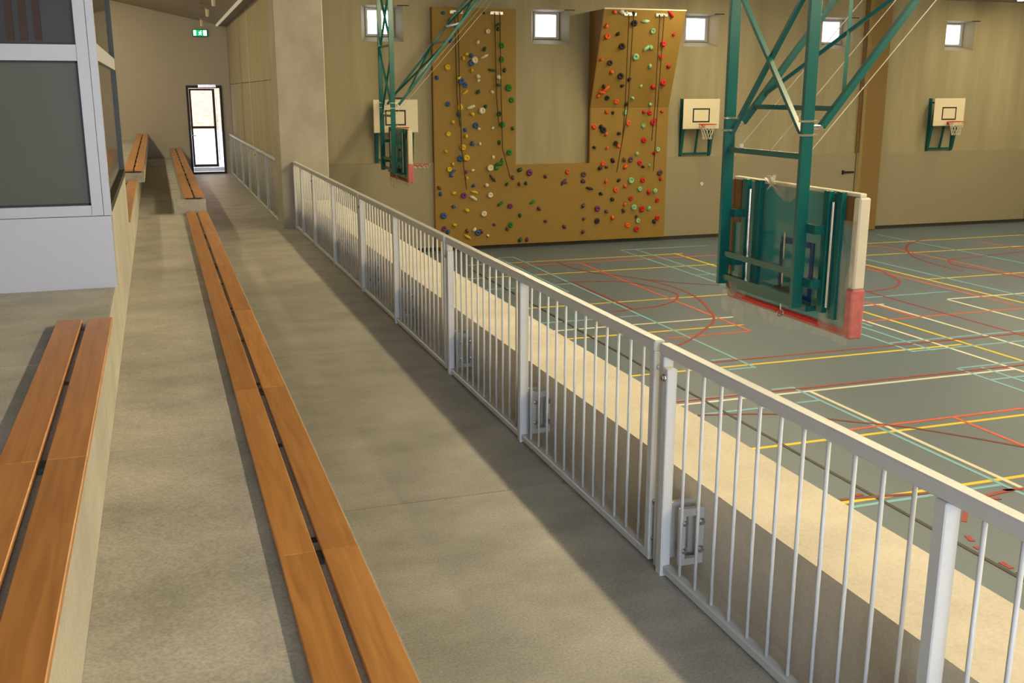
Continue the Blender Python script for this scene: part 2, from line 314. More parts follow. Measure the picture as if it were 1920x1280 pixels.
# far wall of the hall with five splayed windows
WX = [5.19, 9.40, 13.60, 17.78, 21.90]
WZ0, WZ1, WHW = 3.26, 4.08, .50
m = MB(); xs = [1.9]
for c in WX: xs += [c-WHW, c+WHW]
xs.append(XGR)
for i in range(0, len(xs), 2): m.box(xs[i], xs[i+1], YG, YG+.5, ZF-.2, CEIL+.1)
for c in WX:
    m.box(c-WHW, c+WHW, YG, YG+.5, ZF-.2, WZ0); m.box(c-WHW, c+WHW, YG, YG+.5, WZ1, CEIL+.1)
wall_far = struct(m.build('wall_far', 'wall_concrete', base=(12, YG, ZF)), 'far concrete wall of the sports hall')
YP = YG+.34
for i, c in enumerate(WX):
    a, b, z0, z1 = c-.34, c+.34, 3.40, 4.03   # glazing
    rv = MB()
    q = [(c-WHW, YG, WZ0), (c+WHW, YG, WZ0), (c+WHW, YG, WZ1), (c-WHW, YG, WZ1)]; k = [(a, YP, z0), (b, YP, z0), (b, YP, z1), (a, YP, z1)]
    q2 = [(x, YG+.45, z) for x, y, z in q]; k2 = [(x, YG+.45, z) for x, y, z in k]
    rv.add(q+k, [(0, 1, 5, 4), (1, 2, 6, 5), (2, 3, 7, 6), (3, 0, 4, 7)])
    win = struct(rv.build('window_%d' % (i+1), 'panel_paint', base=(c, YG, WZ0)), 'small square window with splayed reveal high in the far wall')
    f = MB()
    f.box(a, a+.05, YP-.04, YP+.03, z0, z1).box(b-.08, b, YP-.04, YP+.03, z0, z1).box(a+.05, b-.08, YP-.04, YP+.03, z1-.05, z1).box(a+.05, b-.08, YP-.04, YP+.03, z0, z0+.05)
    f.build('window_frame', 'booth_white', win)
    B(a+.05, b-.08, YP, YP+.012, z0+.05, z1-.05).build('pane', 'window_glow', win)
    B(b+.02, b+.30, YG-.02, YG-.005, WZ1-.01, WZ1+.01).build('opener_rod', 'black_line', win)  # dark bar in place of the shadow at the reveal's upper edge
# lower impact panels, base strip, curtain
for x0, x1 in ((2.6, 6.37), (12.66, 18.63), (18.65, 24.9), (24.92, XGR)):
    B(x0+.01, x1-.01, YG-.06, YG, ZF+.10, .44).build('lower_panel', 'panel_paint', wall_far)
struct(B(2.6, XGR, YG-.03, YG, ZF, ZF+.10).build('baseboard_far', 'dark_rubber', base=(12, YG, ZF)))
B(18.625, 18.655, YG-.07, YG, .44, CEIL).build('joint_profile', 'ply_edge', wall_far)
struct(B(XGR, XGR+.3, YGN, YG+.3, ZF, CEIL).build('wall_hall_right', 'wall_concrete', base=(XGR, 5, ZF)))
struct(B(2.3, XGR, YGN-.3, YGN, ZF, CEIL).build('wall_hall_near', 'wall_concrete', base=(12, YGN, ZF)))
struct(B(2.3, PX1, YGN, YN, ZF-.2, CEIL).build('wall_hall_left', 'wall_concrete', base=(2.5, -9, ZF)))
struct(B(2.5, XGR, YGN, YG+.4, CEIL, CEIL+.2).build('ceiling_hall', 'ceiling_paint', base=(12, 5, CEIL)), 'flat ceiling of the sports hall')

# ground and brick building outside the door
struct(B(-12, 14, YE+.3, 60, -.35, -.15).build('ground_outside', 'render_white', base=(0, 40, -.3)), 'pale paving outside the door')
ob = thing('neighbour_building', 'sunlit brick building seen through the glazed end door', 'building', (1.5, 38, -.15))
B(-6, 12, 38, 38.3, -.15, .80).build('plinth', 'render_white', ob); B(-6, 12, 38.02, 38.3, .82, 6).build('brick_wall', 'brick_red', ob)
m, nt, b = MATS['brick_red'], MATS['brick_red'].node_tree, MATS['brick_red'].node_tree.nodes['Principled BSDF']
bt = nt.nodes.new('ShaderNodeTexBrick'); bt.inputs['Scale'].default_value = 4; bt.inputs['Color1'].default_value = lin(214, 176, 156); bt.inputs['Color2'].default_value = lin(196, 150, 130); bt.inputs['Mortar'].default_value = lin(205, 196, 184)
tc = nt.nodes.new('ShaderNodeTexCoord'); mp = nt.nodes.new('ShaderNodeMapping'); mp.inputs['Rotation'].default_value = (math.pi/2, 0, 0)
nt.links.new(tc.outputs['Object'], mp.inputs['Vector']); nt.links.new(mp.outputs[0], bt.inputs['Vector']); nt.links.new(bt.outputs[0], b.inputs['Base Color'])

# ------------------------------------------------------------ end door and exit sign
d = struct(MB().box(DX0, DX0+.06, YE-.03, YE+.08, 0, DZ).box(DX1-.06, DX1, YE-.03, YE+.08, 0, DZ).box(DX0+.06, DX1-.06, YE-.03, YE+.08, DZ-.07, DZ)
           .box(DX0+.06, DX1-.06, YE-.03, YE+.08, 0, .05).build('door_1', 'door_frame_dark', base=(1.25, YE, 0)), 'narrow glazed door in the end wall')
a, b = DX0+.065, DX1-.19
lf = MB().box(a, a+.05, YE, YE+.05, .18, DZ-.08).box(b-.06, b, YE, YE+.05, .18, DZ-.08).box(a+.05, b-.06, YE, YE+.05, .18, .25).box(a+.05, b-.06, YE, YE+.05, DZ-.13, DZ-.08).build('leaf_frame', 'door_frame_dark', d)
B(a+.05, b-.06, YE+.005, YE+.045, 1.18, 1.24).build('mid_rail', 'door_frame_dark', d)
B(a+.05, b-.06, YE+.02, YE+.028, .25, 1.18).build('glass_pane', 'door_glass', d); B(a+.05, b-.06, YE+.02, YE+.028, 1.24, DZ-.13).build('glass_pane', 'door_glass', d)
B(b+.005, DX1-.065, YE+.02, YE+.028, .18, DZ-.08).build('glass_pane', 'door_glass', d)
B(a, DX1-.065, YE, YE+.03, .06, .17).build('kick_plate', 'steel', d)
MB().bar((b+.03, YE-.02, .35), (b+.03, YE-.02, DZ-.15), .02, .02).build('push_bar', 'steel', d)
MB().tube((a+.02, YE-.05, 1.0), (a+.02, YE, 1.0), .015).tube((a+.02, YE-.05, 1.0), (a+.12, YE-.05, 1.0), .012).build('door_handle', 'steel', d)
B(DX0+.3, DX0+.75, YE-.08, YE-.03, DZ-.05, DZ+.02).build('door_closer', 'steel', d)

ex = thing('exit_sign', 'green illuminated emergency exit sign above the end door', 'exit sign', (1.25, YE-.04, 3.5))
B(1.06, 1.44, YE-.06, YE, 3.50, 3.68).build('housing', 'black_metal', ex, bevel=.01)
B(1.075, 1.425, YE-.068, YE-.06, 3.515, 3.665).build('face', 'exit_green', ex)
yb0, yb1 = YE-.072, YE-.068
B(1.09, 1.15, yb0, yb1, 3.525, 3.655).build('door_symbol', 'exit_white', ex)
B(1.33, 1.41, yb0, yb1, 3.525, 3.655).build('doorway_symbol', 'exit_white', ex)
MB().bar((1.24, yb0, 3.58), (1.26, yb0, 3.62), .004, .02).bar((1.25, yb0, 3.585), (1.22, yb0, 3.535), .004, .014).bar((1.25, yb0, 3.585), (1.28, yb0, 3.54), .004, .014).bar((1.255, yb0, 3.615), (1.29, yb0, 3.59), .004, .012).bar((1.255, yb0, 3.615), (1.215, yb0, 3.60), .004, .012).ring((1.275, yb0, 3.64), .006, .006, 8, 4, 'y').build('running_figure', 'exit_white', ex)
for i, (x, y) in enumerate(((1.18, 26.9), (1.16, 23.6), (1.14, 20.8))):
    zc = 3.80+(1.70-x)*.2119
    sp = thing('ceiling_spotlight', ['small ceiling spotlight closest to the exit sign', 'middle one of three small ceiling spotlights in a row', 'small ceiling spotlight farthest from the exit sign'][i], 'spotlight', (x, y, zc-.25), 'spotlights on the sloping ceiling')
    B(x-.1, x+.1, y-.1, y+.1, zc-.07, zc).build('base_box', 'soffit_paint', sp)
    MB().tube((x, y, zc-.06), (x+.05, y-.03, zc-.12), .012).tube((x+.05, y, zc-.24), (x+.05, y-.05, zc-.1), .035, 10, .04).build('lamp_head', 'board_white', sp)

# ------------------------------------------------------------ glazed booth on the upper tier
BX, BY0, BY1, BT = -.306, 6.85, 10.05, 4.0
bo = thing('control_booth', 'white-framed glazed booth standing on the upper tier', 'booth', (-1.6, 8.4, .9))
XB = -3.4
B(XB, BX-.005, BY0, BY0+.06, .9, 1.352).build('lower_panel', 'booth_white', bo)
B(XB, -.42, BY0, BY0+.07, 1.356, 1.42).build('sill_rail', 'booth_white', bo)
B(-.418, -.352, BY0, BY0+.07, 1.356, BT).build('window_stile', 'booth_white', bo)
B(-.349, BX, BY0, BY0+.07, 1.356, BT).build('corner_post', 'booth_white', bo)
B(XB, -.42, BY0, BY0+.07, 2.285, 2.378).build('transom', 'booth_white', bo)
B(-1.75, -1.65, BY0, BY0+.07, 1.42, 2.285).build('mullion', 'booth_white', bo); B(-1.75, -1.65, BY0, BY0+.07, 2.378, BT).build('mullion', 'booth_white', bo)
for x0, x1 in ((XB, -1.75), (-1.65, -.42)):
    B(x0+.004, x1-.004, BY0+.03, BY0+.04, 1.424, 2.281).build('window_pane', 'frosted_panel', bo)
    B(x0+.004, x1-.004, BY0+.03, BY0+.036, 2.382, BT).build('window_pane', 'tinted_glass', bo)
    g = MB().box(x0, x1, BY0+.018, BY0+.03, 1.42, 1.432).box(x0, x1, BY0+.018, BY0+.03, 2.273, 2.285).box(x1-.012, x1, BY0+.018, BY0+.03, 1.42, 2.285).box(x0, x1, BY0+.018, BY0+.03, 2.378, 2.39).box(x1-.012, x1, BY0+.018, BY0+.03, 2.39, BT)
    g.build('gasket', 'black_line', bo)
for i in range(7): B(-.64-i*.075, -.60-i*.075, BY0+.012, BY0+.018, 2.40, BT).build('blind_slat', 'blind_brown', bo)  # brown strips standing in for slat reflections in the upper glazing
# glazed flank towards the walkway
B(BX-.08, BX, BY0+.07, BY1, .9, 1.37).build('side_panel', 'riser_concrete', bo)
B(BX-.07, BX+.004, BY0+.07, BY1, 1.372, 1.42).build('side_sill', 'black_metal', bo)
B(BX-.07, BX, BY0+.07, BY1-.05, 2.29, 2.39).build('side_transom', 'booth_white', bo)
B(BX-.07, BX+.002, BY1-.05, BY1, 1.42, BT).build('side_post', 'black_metal', bo)
B(BX-.03, BX-.02, BY0+.07, BY1-.05, 1.42, 2.29).build('side_pane', 'dark_glass', bo)
B(BX-.03, BX-.02, BY0+.07, BY1-.05, 2.39, BT).build('side_pane', 'dark_glass', bo)
B(XB, BX-.08, BY1-.06, BY1, .9, BT).build('back_panel', 'booth_white', bo)
B(XB, BX, BY0, BY1, BT, BT+.08).build('roof', 'booth_white', bo)

# ------------------------------------------------------------ slatted benches
def bench(label, x0, w, gap, y0, joints, y1, top, floor_z, group=None):
    bn = thing('slatted_bench', label, 'bench', (x0+w+gap/2, (y0+y1)/2, floor_z), group)
    ys = [y0]+list(joints)+[y1]
    for a, b in zip(ys, ys[1:]):
        for k in (0, 1):
            xa = x0+k*(w+gap); B(xa, xa+w, a+.0015, b-.0015, top-.026, top).build('seat_board', 'bench_wood', bn, bevel=.003)
    y = y0+.12; n = max(1, int((y1-y0)/1.115)); xc = x0+w+gap/2
    for i in range(n+1):
        yy = y0+.12+(y1-y0-.24)*i/n
        B(x0+.03, x0+2*w+gap-.03, yy-.02, yy+.02, floor_z, top-.026).build('support_bracket', 'black_metal', bn)
    for j in joints: B(xc-.011, xc+.011, j-.05, j+.035, top-.05, top-.012).build('joint_clip', 'black_metal', bn)
    return bn
bench('long two-board wooden bench between lower tier and walkway', .30, .13, .025, -.99, (1.24, 3.47, 5.70, 7.93, 10.16, 12.39), 15.02, .481, .45)
bench('two-board wooden bench on the upper tier in front of the booth', -.574, .124, .026, -3.2, (-.97, 1.26, 3.48), 5.76, .931, .9)
bench('short two-board wooden bench on the upper tier just behind the booth', -.574, .124, .026, 10.3, (12.5,), 15.02, .931, .9)
struct(MB().box(.29, .58, 15.3, YE, .45, .645).box(.15, .58, 15.06, 15.3, .45, .645).build('plinth_lower', 'tier_concrete', base=(.36, 22, .45)), 'raised concrete step under the far bench')
struct(B(-.48, -.21, 15.06, YE, .9, 1.03).build('plinth_upper', 'tier_concrete', base=(-.4, 22, .9)), 'raised concrete step under the far upper bench')
bench('two-board wooden bench on a raised step leading to the end door', .29, .125, .025, 15.06, (17.3, 19.5, 21.7, 23.9, 26.1), YE-.12, .69, .645)
bench('two-board wooden bench on the raised upper step along to the end wall', -.47, .118, .022, 15.06, (17.3, 19.5, 21.7, 23.9, 26.1), YE-.3, 1.075, 1.03)

# ------------------------------------------------------------ railing
bar_me = MB().tube((0, 0, .05), (0, 0, 1.01), .0075, 8).mesh('bar', 'rail_paint', smooth=True)
def bolt_me(r=.014): return MB().tube((0, 0, 0), (-.006, 0, 0), r*1.25, 10).tube((-.006, 0, 0), (-.016, 0, 0), r*.8, 6).mesh('bolt', 'steel')
bolt = bolt_me()
bracket_cache = {}
def bracket(parent, y, base):
    fr = bpy.data.objects.new('wall_bracket', None); bk = None
    x0, x1 = XR+.026, PX0+.004
    m = MB()
    for yy in (y-.045, y+.045):
        m.box(x0, x1, yy-.012, yy+.012, .30, .335).box(x0, x1, yy-.012, yy+.012, .07, .10).box(x0, x0+.025, yy-.012, yy+.012, .10, .30).box(x1-.03, x1, yy-.012, yy+.012, .10, .30)
    bpy.data.objects.remove(fr)
    bk = m.build('wall_bracket', 'rail_paint', parent)
    for zz in (.14, .27):
        for yy in (y-.058,):
            piece('bolt', bolt, bk, (x1-.018-base[0], yy-base[1], zz-base[2]), (0, 0, math.pi/2), (1, 1, 1))
            piece('bolt', bolt, bk, (x0+.02-base[0], yy-base[1], zz-base[2]), (0, 0, math.pi/2), (.8, .8, .8))
def railing(label, y0, y1, mids, X=XR, brackets=True, pitch=.133):
    base = (X, (y0+y1)/2, 0); rp = thing('railing_panel', label, 'railing', base, 'railing panels along the walkway')
    B(X-.026, X+.026, y0, y1, 1.0, 1.05).build('top_rail', 'rail_paint', rp, bevel=.006)
    B(X-.022, X+.022, y0, y1, .012, .052).build('bottom_rail', 'rail_paint', rp, bevel=.005)
    for a in (y0, y1-.045): B(X-.024, X+.024, a, a+.045, .05, 1.0).build('end_post', 'rail_paint', rp, bevel=.004)
    B(X-.034, X+.014, y1-.100, y1-.05, .0, .955).build('mounting_post', 'rail_paint', rp, bevel=.004)
    piece('bolt', bolt, rp, (-.034, y1-.075-base[1], .915))
    for zz in (.12, .30, .93): piece('bolt', bolt, rp, (-.004, y0-base[1], zz), (0, 0, math.pi/2), (.7, .5, .7))
    for mpos in mids: B(X-.032, X+.024, mpos-.024, mpos+.024, .0, 1.0).build('middle_post', 'rail_paint', rp, bevel=.004)
    stops = [y0+.02]+list(mids)+[y1-.075]
    for a, b in zip(stops, stops[1:]):
        n = max(1, round((b-a)/pitch)-1)
        for i in range(n): piece('bar', bar_me, rp, (0, a+(b-a)*(i+1)/(n+1)-base[1], 0))
    if brackets:
        for yy in list(mids)+[y1-.075]: bracket(rp, yy-.03, base)
    return rp
railing('grey steel railing panel, first along the parapet, farthest from the column', .36, 3.845, (2.12,))
railing('grey steel railing panel, second along the parapet', 3.89, 7.38, (5.67,))
railing('grey steel railing panel, third along the parapet', 7.42, 10.91, (9.2,))
railing('grey steel railing panel, fourth along the parapet', 10.95, 14.44, (12.72,))
railing('short grey steel railing panel that ends at the concrete column', 14.48, YC0-.01, (15.6,))
railing('grey steel railing panel against the wall just past the column', YC1+.02, 20.9, (19.0,), XW-.10, False, .28)
railing('grey steel railing panel against the wall, middle one past the column', 20.95, 24.6, (22.8,), XW-.10, False, .28)
railing('grey steel railing panel against the wall next to the end door', 24.65, YE-.15, (26.5,), XW-.10, False, .28)

# ------------------------------------------------------------ climbing wall
cw = thing('climbing_wall', 'U-shaped golden plywood climbing wall with coloured holds on the far wall', 'climbing wall', (9.5, YG-.06, ZF+.1))
CY = YG-.12; CT = 4.06
B(6.37, 8.45, CY, YG, .34, CT).build('left_panel', 'gold_ply', cw)
B(6.37, 12.655, CY, YG, ZF+.1, .34).build('bottom_panel', 'gold_ply', cw)
B(10.47, 12.655, CY-.0, YG, .34, 1.72).build('right_panel', 'gold_ply', cw)
MB().prism([(CY, 1.72), (YG, 1.72), (YG, CT), (CY-.75, CT)], 'x', 10.47, 12.655).build('overhang', 'gold_ply', cw)
B(10.44, 10.47, CY-.005, YG, .34, 1.72).build('edge_strip', 'ply_edge', cw)
MB().prism([(CY-.005, 1.72), (YG, 1.72), (YG, CT), (CY-.755, CT)], 'x', 10.44, 10.47).build('edge_strip', 'ply_edge', cw)
B(6.345, 6.37, CY-.005, YG, ZF+.1, CT).build('edge_strip', 'ply_edge', cw)
B(10.45, 12.66, CY-.77, CY-.74, CT, CT+.03).build('top_trim', 'board_white', cw)
def blob(kind, seed):
    rnd = random.Random(seed); bm = bmesh.new()
    if kind == 'd':
        m = MB().ring((0, -.045, 0), .07, .045, 12, 5, 'y'); m.tube((0, 0, 0), (0, -.045, 0), .075, 10)
        bm.free(); return m
    bmesh.ops.create_icosphere(bm, subdivisions=2 if kind == 'l' else 1, radius=1)
    sx, sy, sz = (.15, .07, .055) if kind == 'l' else (.075, .075, .065)
    for v in bm.verts:
        k = 1+rnd.uniform(-.22, .22); v.co = Vector((v.co.x*sx*k, min(.01, v.co.y*sy*k-.02), v.co.z*sz*k))
    m = MB(); bm.verts.index_update(); m.add([tuple(v.co) for v in bm.verts], [tuple(v.index for v in f.verts) for f in bm.faces]); bm.free(); return m
HM = {}
def hold_mesh(col, kind, var):
    k = (col, kind, var)
    if k not in HM: HM[k] = blob(kind, ord(kind) % 7+var*13+5).mesh('climbing_hold', 'H'+col, smooth=True)
    return HM[k]
HOLDS = "6.63 3.93 Bb;6.80 3.77 Bb;7.73 3.53 Wd;7.99 3.69 gl;7.99 3.58 gb;7.47 3.28 Wb;7.65 3.12 gb;8.08 3.21 Gd;8.08 2.88 Gd;7.19 3.00 Yb;7.11 2.90 Yb;7.30 2.96 Bb;7.31 2.79 Bd;7.39 2.86 Wd;7.64 2.95 Wl;6.71 2.69 Yd;7.32 2.62 Yb;7.83 2.63 gl;8.16 2.63 gb;6.99 2.44 Yb;6.45 2.44 Bb;7.05 2.37 Bd;7.15 2.27 Bd;7.48 2.48 Wb;7.48 2.38 Wb;8.00 2.47 Wb;7.15 2.11 Yl;7.48 2.11 gb;7.83 2.11 Wb;7.99 2.28 gb;8.26 2.21 Gd;8.34 1.92 Gd;6.71 1.83 Bd;7.00 1.75 Yd;6.98 1.58 Bb;7.30 1.76 Wl;7.57 1.67 Wd;7.66 1.76 gb;7.32 1.59 Yb;8.01 1.59 gd;8.09 1.33 Gd;6.83 1.40 Yb;7.41 1.32 Bd;6.80 3.29 Bb;7.63 3.95 gb;6.71 1.12 Yd;7.14 1.21 Bb;7.16 1.06 Yb;7.49 1.23 Wb;7.84 1.25 Wb;8.10 1.33 Gd;8.36 1.24 gb;7.32 0.89 Bb;7.51 0.87 Wb;7.07 0.79 Yd;8.01 0.90 gb;6.64 0.71 Yb;7.00 0.53 Bd;7.16 0.54 Yd;8.28 0.65 Gd;7.85 0.54 Wb;8.00 0.37 Gl;7.93 0.28 Gb;8.09 0.46 Gb;6.81 0.39 Yb;6.72 0.27 Yd;6.82 0.22 Bl;6.77 0.12 Bb;7.15 0.20 pb;7.32 0.23 Wb;7.77 0.28 Wd;7.17 0.05 Yb;7.84 0.03 pl;8.37 0.03 pb;8.55 0.22 gb;8.81 0.14 Pd;9.24 0.04 pb;9.74 -0.12 pl;7.34 -0.15 Bb;7.68 -0.14 Wb;8.21 -0.13 gb;8.54 -0.14 pb;8.72 -0.13 gb;6.46 -0.17 pb;6.49 -0.32 Bb;6.83 -0.31 Yb;7.08 -0.38 Pd;7.35 -0.30 Yl;7.77 -0.39 Wd;7.33 -0.45 Wl;6.83 -0.64 Bb;7.16 -0.75 Yb;8.04 -0.62 Gl;8.30 -0.68 Pd;8.91 -0.60 Gl;9.08 -0.77 pb;6.56 -0.86 Bd;7.60 -0.85 Wd;8.56 -0.93 gb;6.83 -1.10 Yb;7.87 -1.13 pb;8.31 -1.16 Gd;8.21 -1.26 pb;9.26 -1.10 pb;6.57 -1.18 Pd;6.66 -1.27 Bb;7.16 -1.26 pb;7.35 -1.24 Wb;7.44 -1.32 Bd;7.53 -1.28 pb;7.17 -1.41 Yl;7.70 -1.40 Wb;9.77 -1.25 pb;8.57 -1.57 gb;8.75 -1.59 pb;10.72 3.99 Ob;10.91 3.99 Tb;11.04 4.01 Tb;11.24 3.97 Kb;12.25 3.99 Rl;10.55 3.67 Ob;11.30 3.75 Kd;11.58 3.81 Ml;10.63 3.43 Od;10.90 3.50 Kb;11.83 3.59 Md;12.42 3.52 Rb;11.06 3.20 Kd;12.17 3.28 Rd;11.74 3.19 Ml;11.86 3.20 Mb;10.56 2.89 Ob;10.80 2.81 Kd;11.48 2.97 Md;12.18 2.97 Rd;10.89 2.58 Ob;11.91 2.75 Mb;12.44 2.74 Rb;11.15 2.50 Kd;11.41 2.42 Kb;10.73 2.25 Kb;10.79 2.19 Ol;10.72 2.11 Ol;10.61 2.02 Ob;11.23 2.26 Kb;11.75 2.26 Mb;12.11 2.25 Rb;12.36 2.34 Rd;10.87 1.97 Kd;11.14 1.88 Od;11.57 1.96 Mb;11.42 1.81 Kb;12.11 1.81 Mb;10.89 1.62 Ob;11.07 1.60 Kb;11.42 1.60 Md;11.94 1.61 Rb;12.11 1.59 Rd;12.46 1.62 Rb;11.51 1.34 Od;12.21 1.35 Rd;12.27 1.42 Rb;11.94 1.27 Md;10.74 1.26 Kb;10.56 1.26 Od;10.81 1.17 Kd;10.90 1.06 Ob;11.25 1.08 Kb;11.96 0.90 Rd;11.17 0.83 Kd;10.57 0.74 Kb;10.92 0.72 Ob;11.25 0.75 Ob;12.38 0.65 Md;12.28 0.57 Rb;11.78 0.56 Mb;11.09 0.39 Kb;11.42 0.41 pb;11.60 0.41 pd;10.83 0.32 Od;10.93 0.23 pb;10.74 0.21 Kb;11.46 0.22 Ob;11.87 0.32 Rd;11.96 0.22 Kb;12.15 0.25 Mb;9.85 0.14 Od;10.29 0.06 pd;9.77 -0.13 pl;10.28 -0.12 pb;12.46 0.05 pd;12.49 -0.11 Rb;11.63 -0.13 Md;11.97 -0.13 Rd;11.28 -0.12 Kb;10.92 -0.13 Ob;10.46 -0.30 Kl;10.78 -0.45 Kb;11.20 -0.36 Od;11.46 -0.28 Ob;11.89 -0.36 Md;12.14 -0.44 Rb;12.33 -0.42 Mb;11.11 -0.60 Kb;11.64 -0.60 Rd;12.41 -0.67 Rd;11.47 -0.74 Ob;11.73 -0.83 Md;11.97 -0.88 Rd;12.17 -0.88 Mb;10.29 -0.75 pb;10.69 -0.83 Pd;10.95 -0.91 pb;11.44 -0.91 pb;10.69 -1.15 Kd;11.12 -1.08 Ob;10.31 -1.08 pb;9.78 -1.26 pb;10.30 -1.41 pb;11.82 -1.07 pb;11.86 -1.19 Md;12.43 -1.14 Rd;12.34 -1.23 Kb;11.56 -1.30 Od;11.83 -1.41 Rd"
bl = root_loc(cw); rnd = random.Random(3)
KOV = .75/(CT-1.72)
for e in HOLDS.split(';'):
    x, z, ck = e.split(); x = float(x); z = float(z)
    x = min(max(x, 6.44), 12.6); z = max(z, ZF+.2)
    y = CY; tilt = 0
    if x > 10.47 and z > 1.72: y = CY-(min(z, CT-.06)-1.72)*KOV; tilt = math.atan(KOV); z = min(z, CT-.07)
    if 8.45 < x < 10.5 and z > .3: x = 10.54 if x > 10.2 else 8.4
    s = rnd.uniform(.8, 1.15)*{'d': .66, 'b': .84, 'l': .7}[ck[1]]
    rot = (tilt, rnd.uniform(-.9, .9) if ck[1] == 'l' else rnd.uniform(0, 6), 0)
    piece('climbing_hold', hold_mesh(ck[0], ck[1], rnd.randint(0, 2)), cw, (x-bl[0], y-bl[1], z-bl[2]), rot, (s, s, s))
for x0, n, ov in ((6.95, 3, 0), (7.95, 3, 0), (11.15, 2, 1), (12.0, 3, 1)):
    yy = CY-.72*ov
    B(x0-.16, x0+.16, yy-.03, yy, CT-.14, CT-.07).build('rope_anchor', 'steel', cw)
def rope(label, pts):
    tag(MB().path(pts, .011, 6).build('climbing_rope', 'rope_dark', base=pts[-1]), label, 'rope', 'climbing ropes')
ft = [('on the outer side of the left panel', (6.90, 6.98, 7.12, -.22)), ('on the inner side of the left panel', (7.90, 8.03, 8.26, .02))]
for lb, (xa, xb, xe, ze) in ft:
    rope('dark rope hanging straight '+lb, [(xa, CY-.04, CT-.1), (xa+.03, CY-.06, 2.0), (xa+.08, CY-.1, 1.3)])
    rope('dark doubled rope swinging sideways '+lb, [(xb, CY-.04, CT-.1), (xb+.02, CY-.06, 2.0), (xb+.04, CY-.10, .75), (xe, CY-.14, ze)])
for lb, (xa, xb, xe, ze) in [('on the inner side of the overhang', (11.10, 11.22, 11.15, .1)), ('on the outer side of the overhang', (11.93, 12.05, 12.2, .12))]:
    rope('dark rope falling from the anchor '+lb, [(xa, CY-.77, CT-.1), (xa+.08, CY-.5, 1.7), (xa+.12, CY-.3, .9)])
    rope('longer dark rope falling from the anchor '+lb, [(xb, CY-.77, CT-.1), (xb+.06, CY-.45, 1.7), (xe, CY-.16, ze)])

# ------------------------------------------------------------ wall-mounted practice hoops
def wall_hoop(label, xc, bw=1.07, z0=1.17, z1=1.94):
    yb = YG-.30; h = thing('wall_basketball_hoop', label, 'basketball hoop', (xc, YG, .45), 'practice hoops on the far wall')
    B(xc-bw/2, xc+bw/2, yb-.025, yb, z0, z1).build('backboard', 'board_white', h, bevel=.02)
    q = MB(); a, b, c, d = xc-.26, xc+.24, z0+.17, z1-.24; t = .035; y0, y1 = yb-.029, yb-.025
    q.box(a, b, y0, y1, c, c+t).box(a, b, y0, y1, d-t, d).box(a, a+t, y0, y1, c+t, d-t).box(b-t, b, y0, y1, c+t, d-t)
    q.build('target_square', 'black_line', h)
    zr = z0+.13
    MB().ring((xc, yb-.36, zr), .225, .011, 24, 6).build('rim', 'rim_orange', h, smooth=True)
    B(xc-.06, xc+.06, yb-.14, yb-.025, zr-.09, zr).build('rim_bracket', 'rim_orange', h)
    net = MB(); n = 12
    for i in range(n):
        for s in (0, 1):
            t0 = 2*math.pi*i/n; t1 = 2*math.pi*(i+(1 if s else -1))/n
            net.tube((xc+.22*math.cos(t0), yb-.36+.22*math.sin(t0), zr), (xc+.15*math.cos(t1), yb-.36+.15*math.sin(t1), zr-.18), .006, 4)
            net.tube((xc+.15*math.cos(t0), yb-.36+.15*math.sin(t0), zr-.18), (xc+.11*math.cos(t1), yb-.36+.11*math.sin(t1), zr-.38), .006, 4)
    net.build('net', 'net_white', h)
    for sx in (-.43, 0, .43):
        w_ = .07 if sx else .04
        MB().bar((xc+sx, YG-.28, z1-.1), (xc+sx, YG-.05, .52), w_, .05).build('side_arm' if sx else 'middle_strut', 'teal_paint', h)
    for sx in (-.43, .43):
        MB().bar((xc+sx, YG-.025, .46), (xc+sx, YG-.025, z1), .07, .05).build('wall_rail', 'teal_paint', h)
        MB().bar((xc+sx, YG-.05, z1-.12), (xc+sx, YG-.29, z1-.12), .05, .05).build('spacer_arm', 'teal_paint', h)
    B(xc-.46, xc+.46, YG-.075, YG-.03, .50, .55).build('cross_bar', 'teal_paint', h)
wall_hoop('white practice backboard on teal brackets left of the climbing wall', 5.38)
wall_hoop('white practice backboard on teal brackets right beside the climbing wall', 13.52)
wall_hoop('white practice backboard on teal brackets beyond the tan curtain', 21.50)

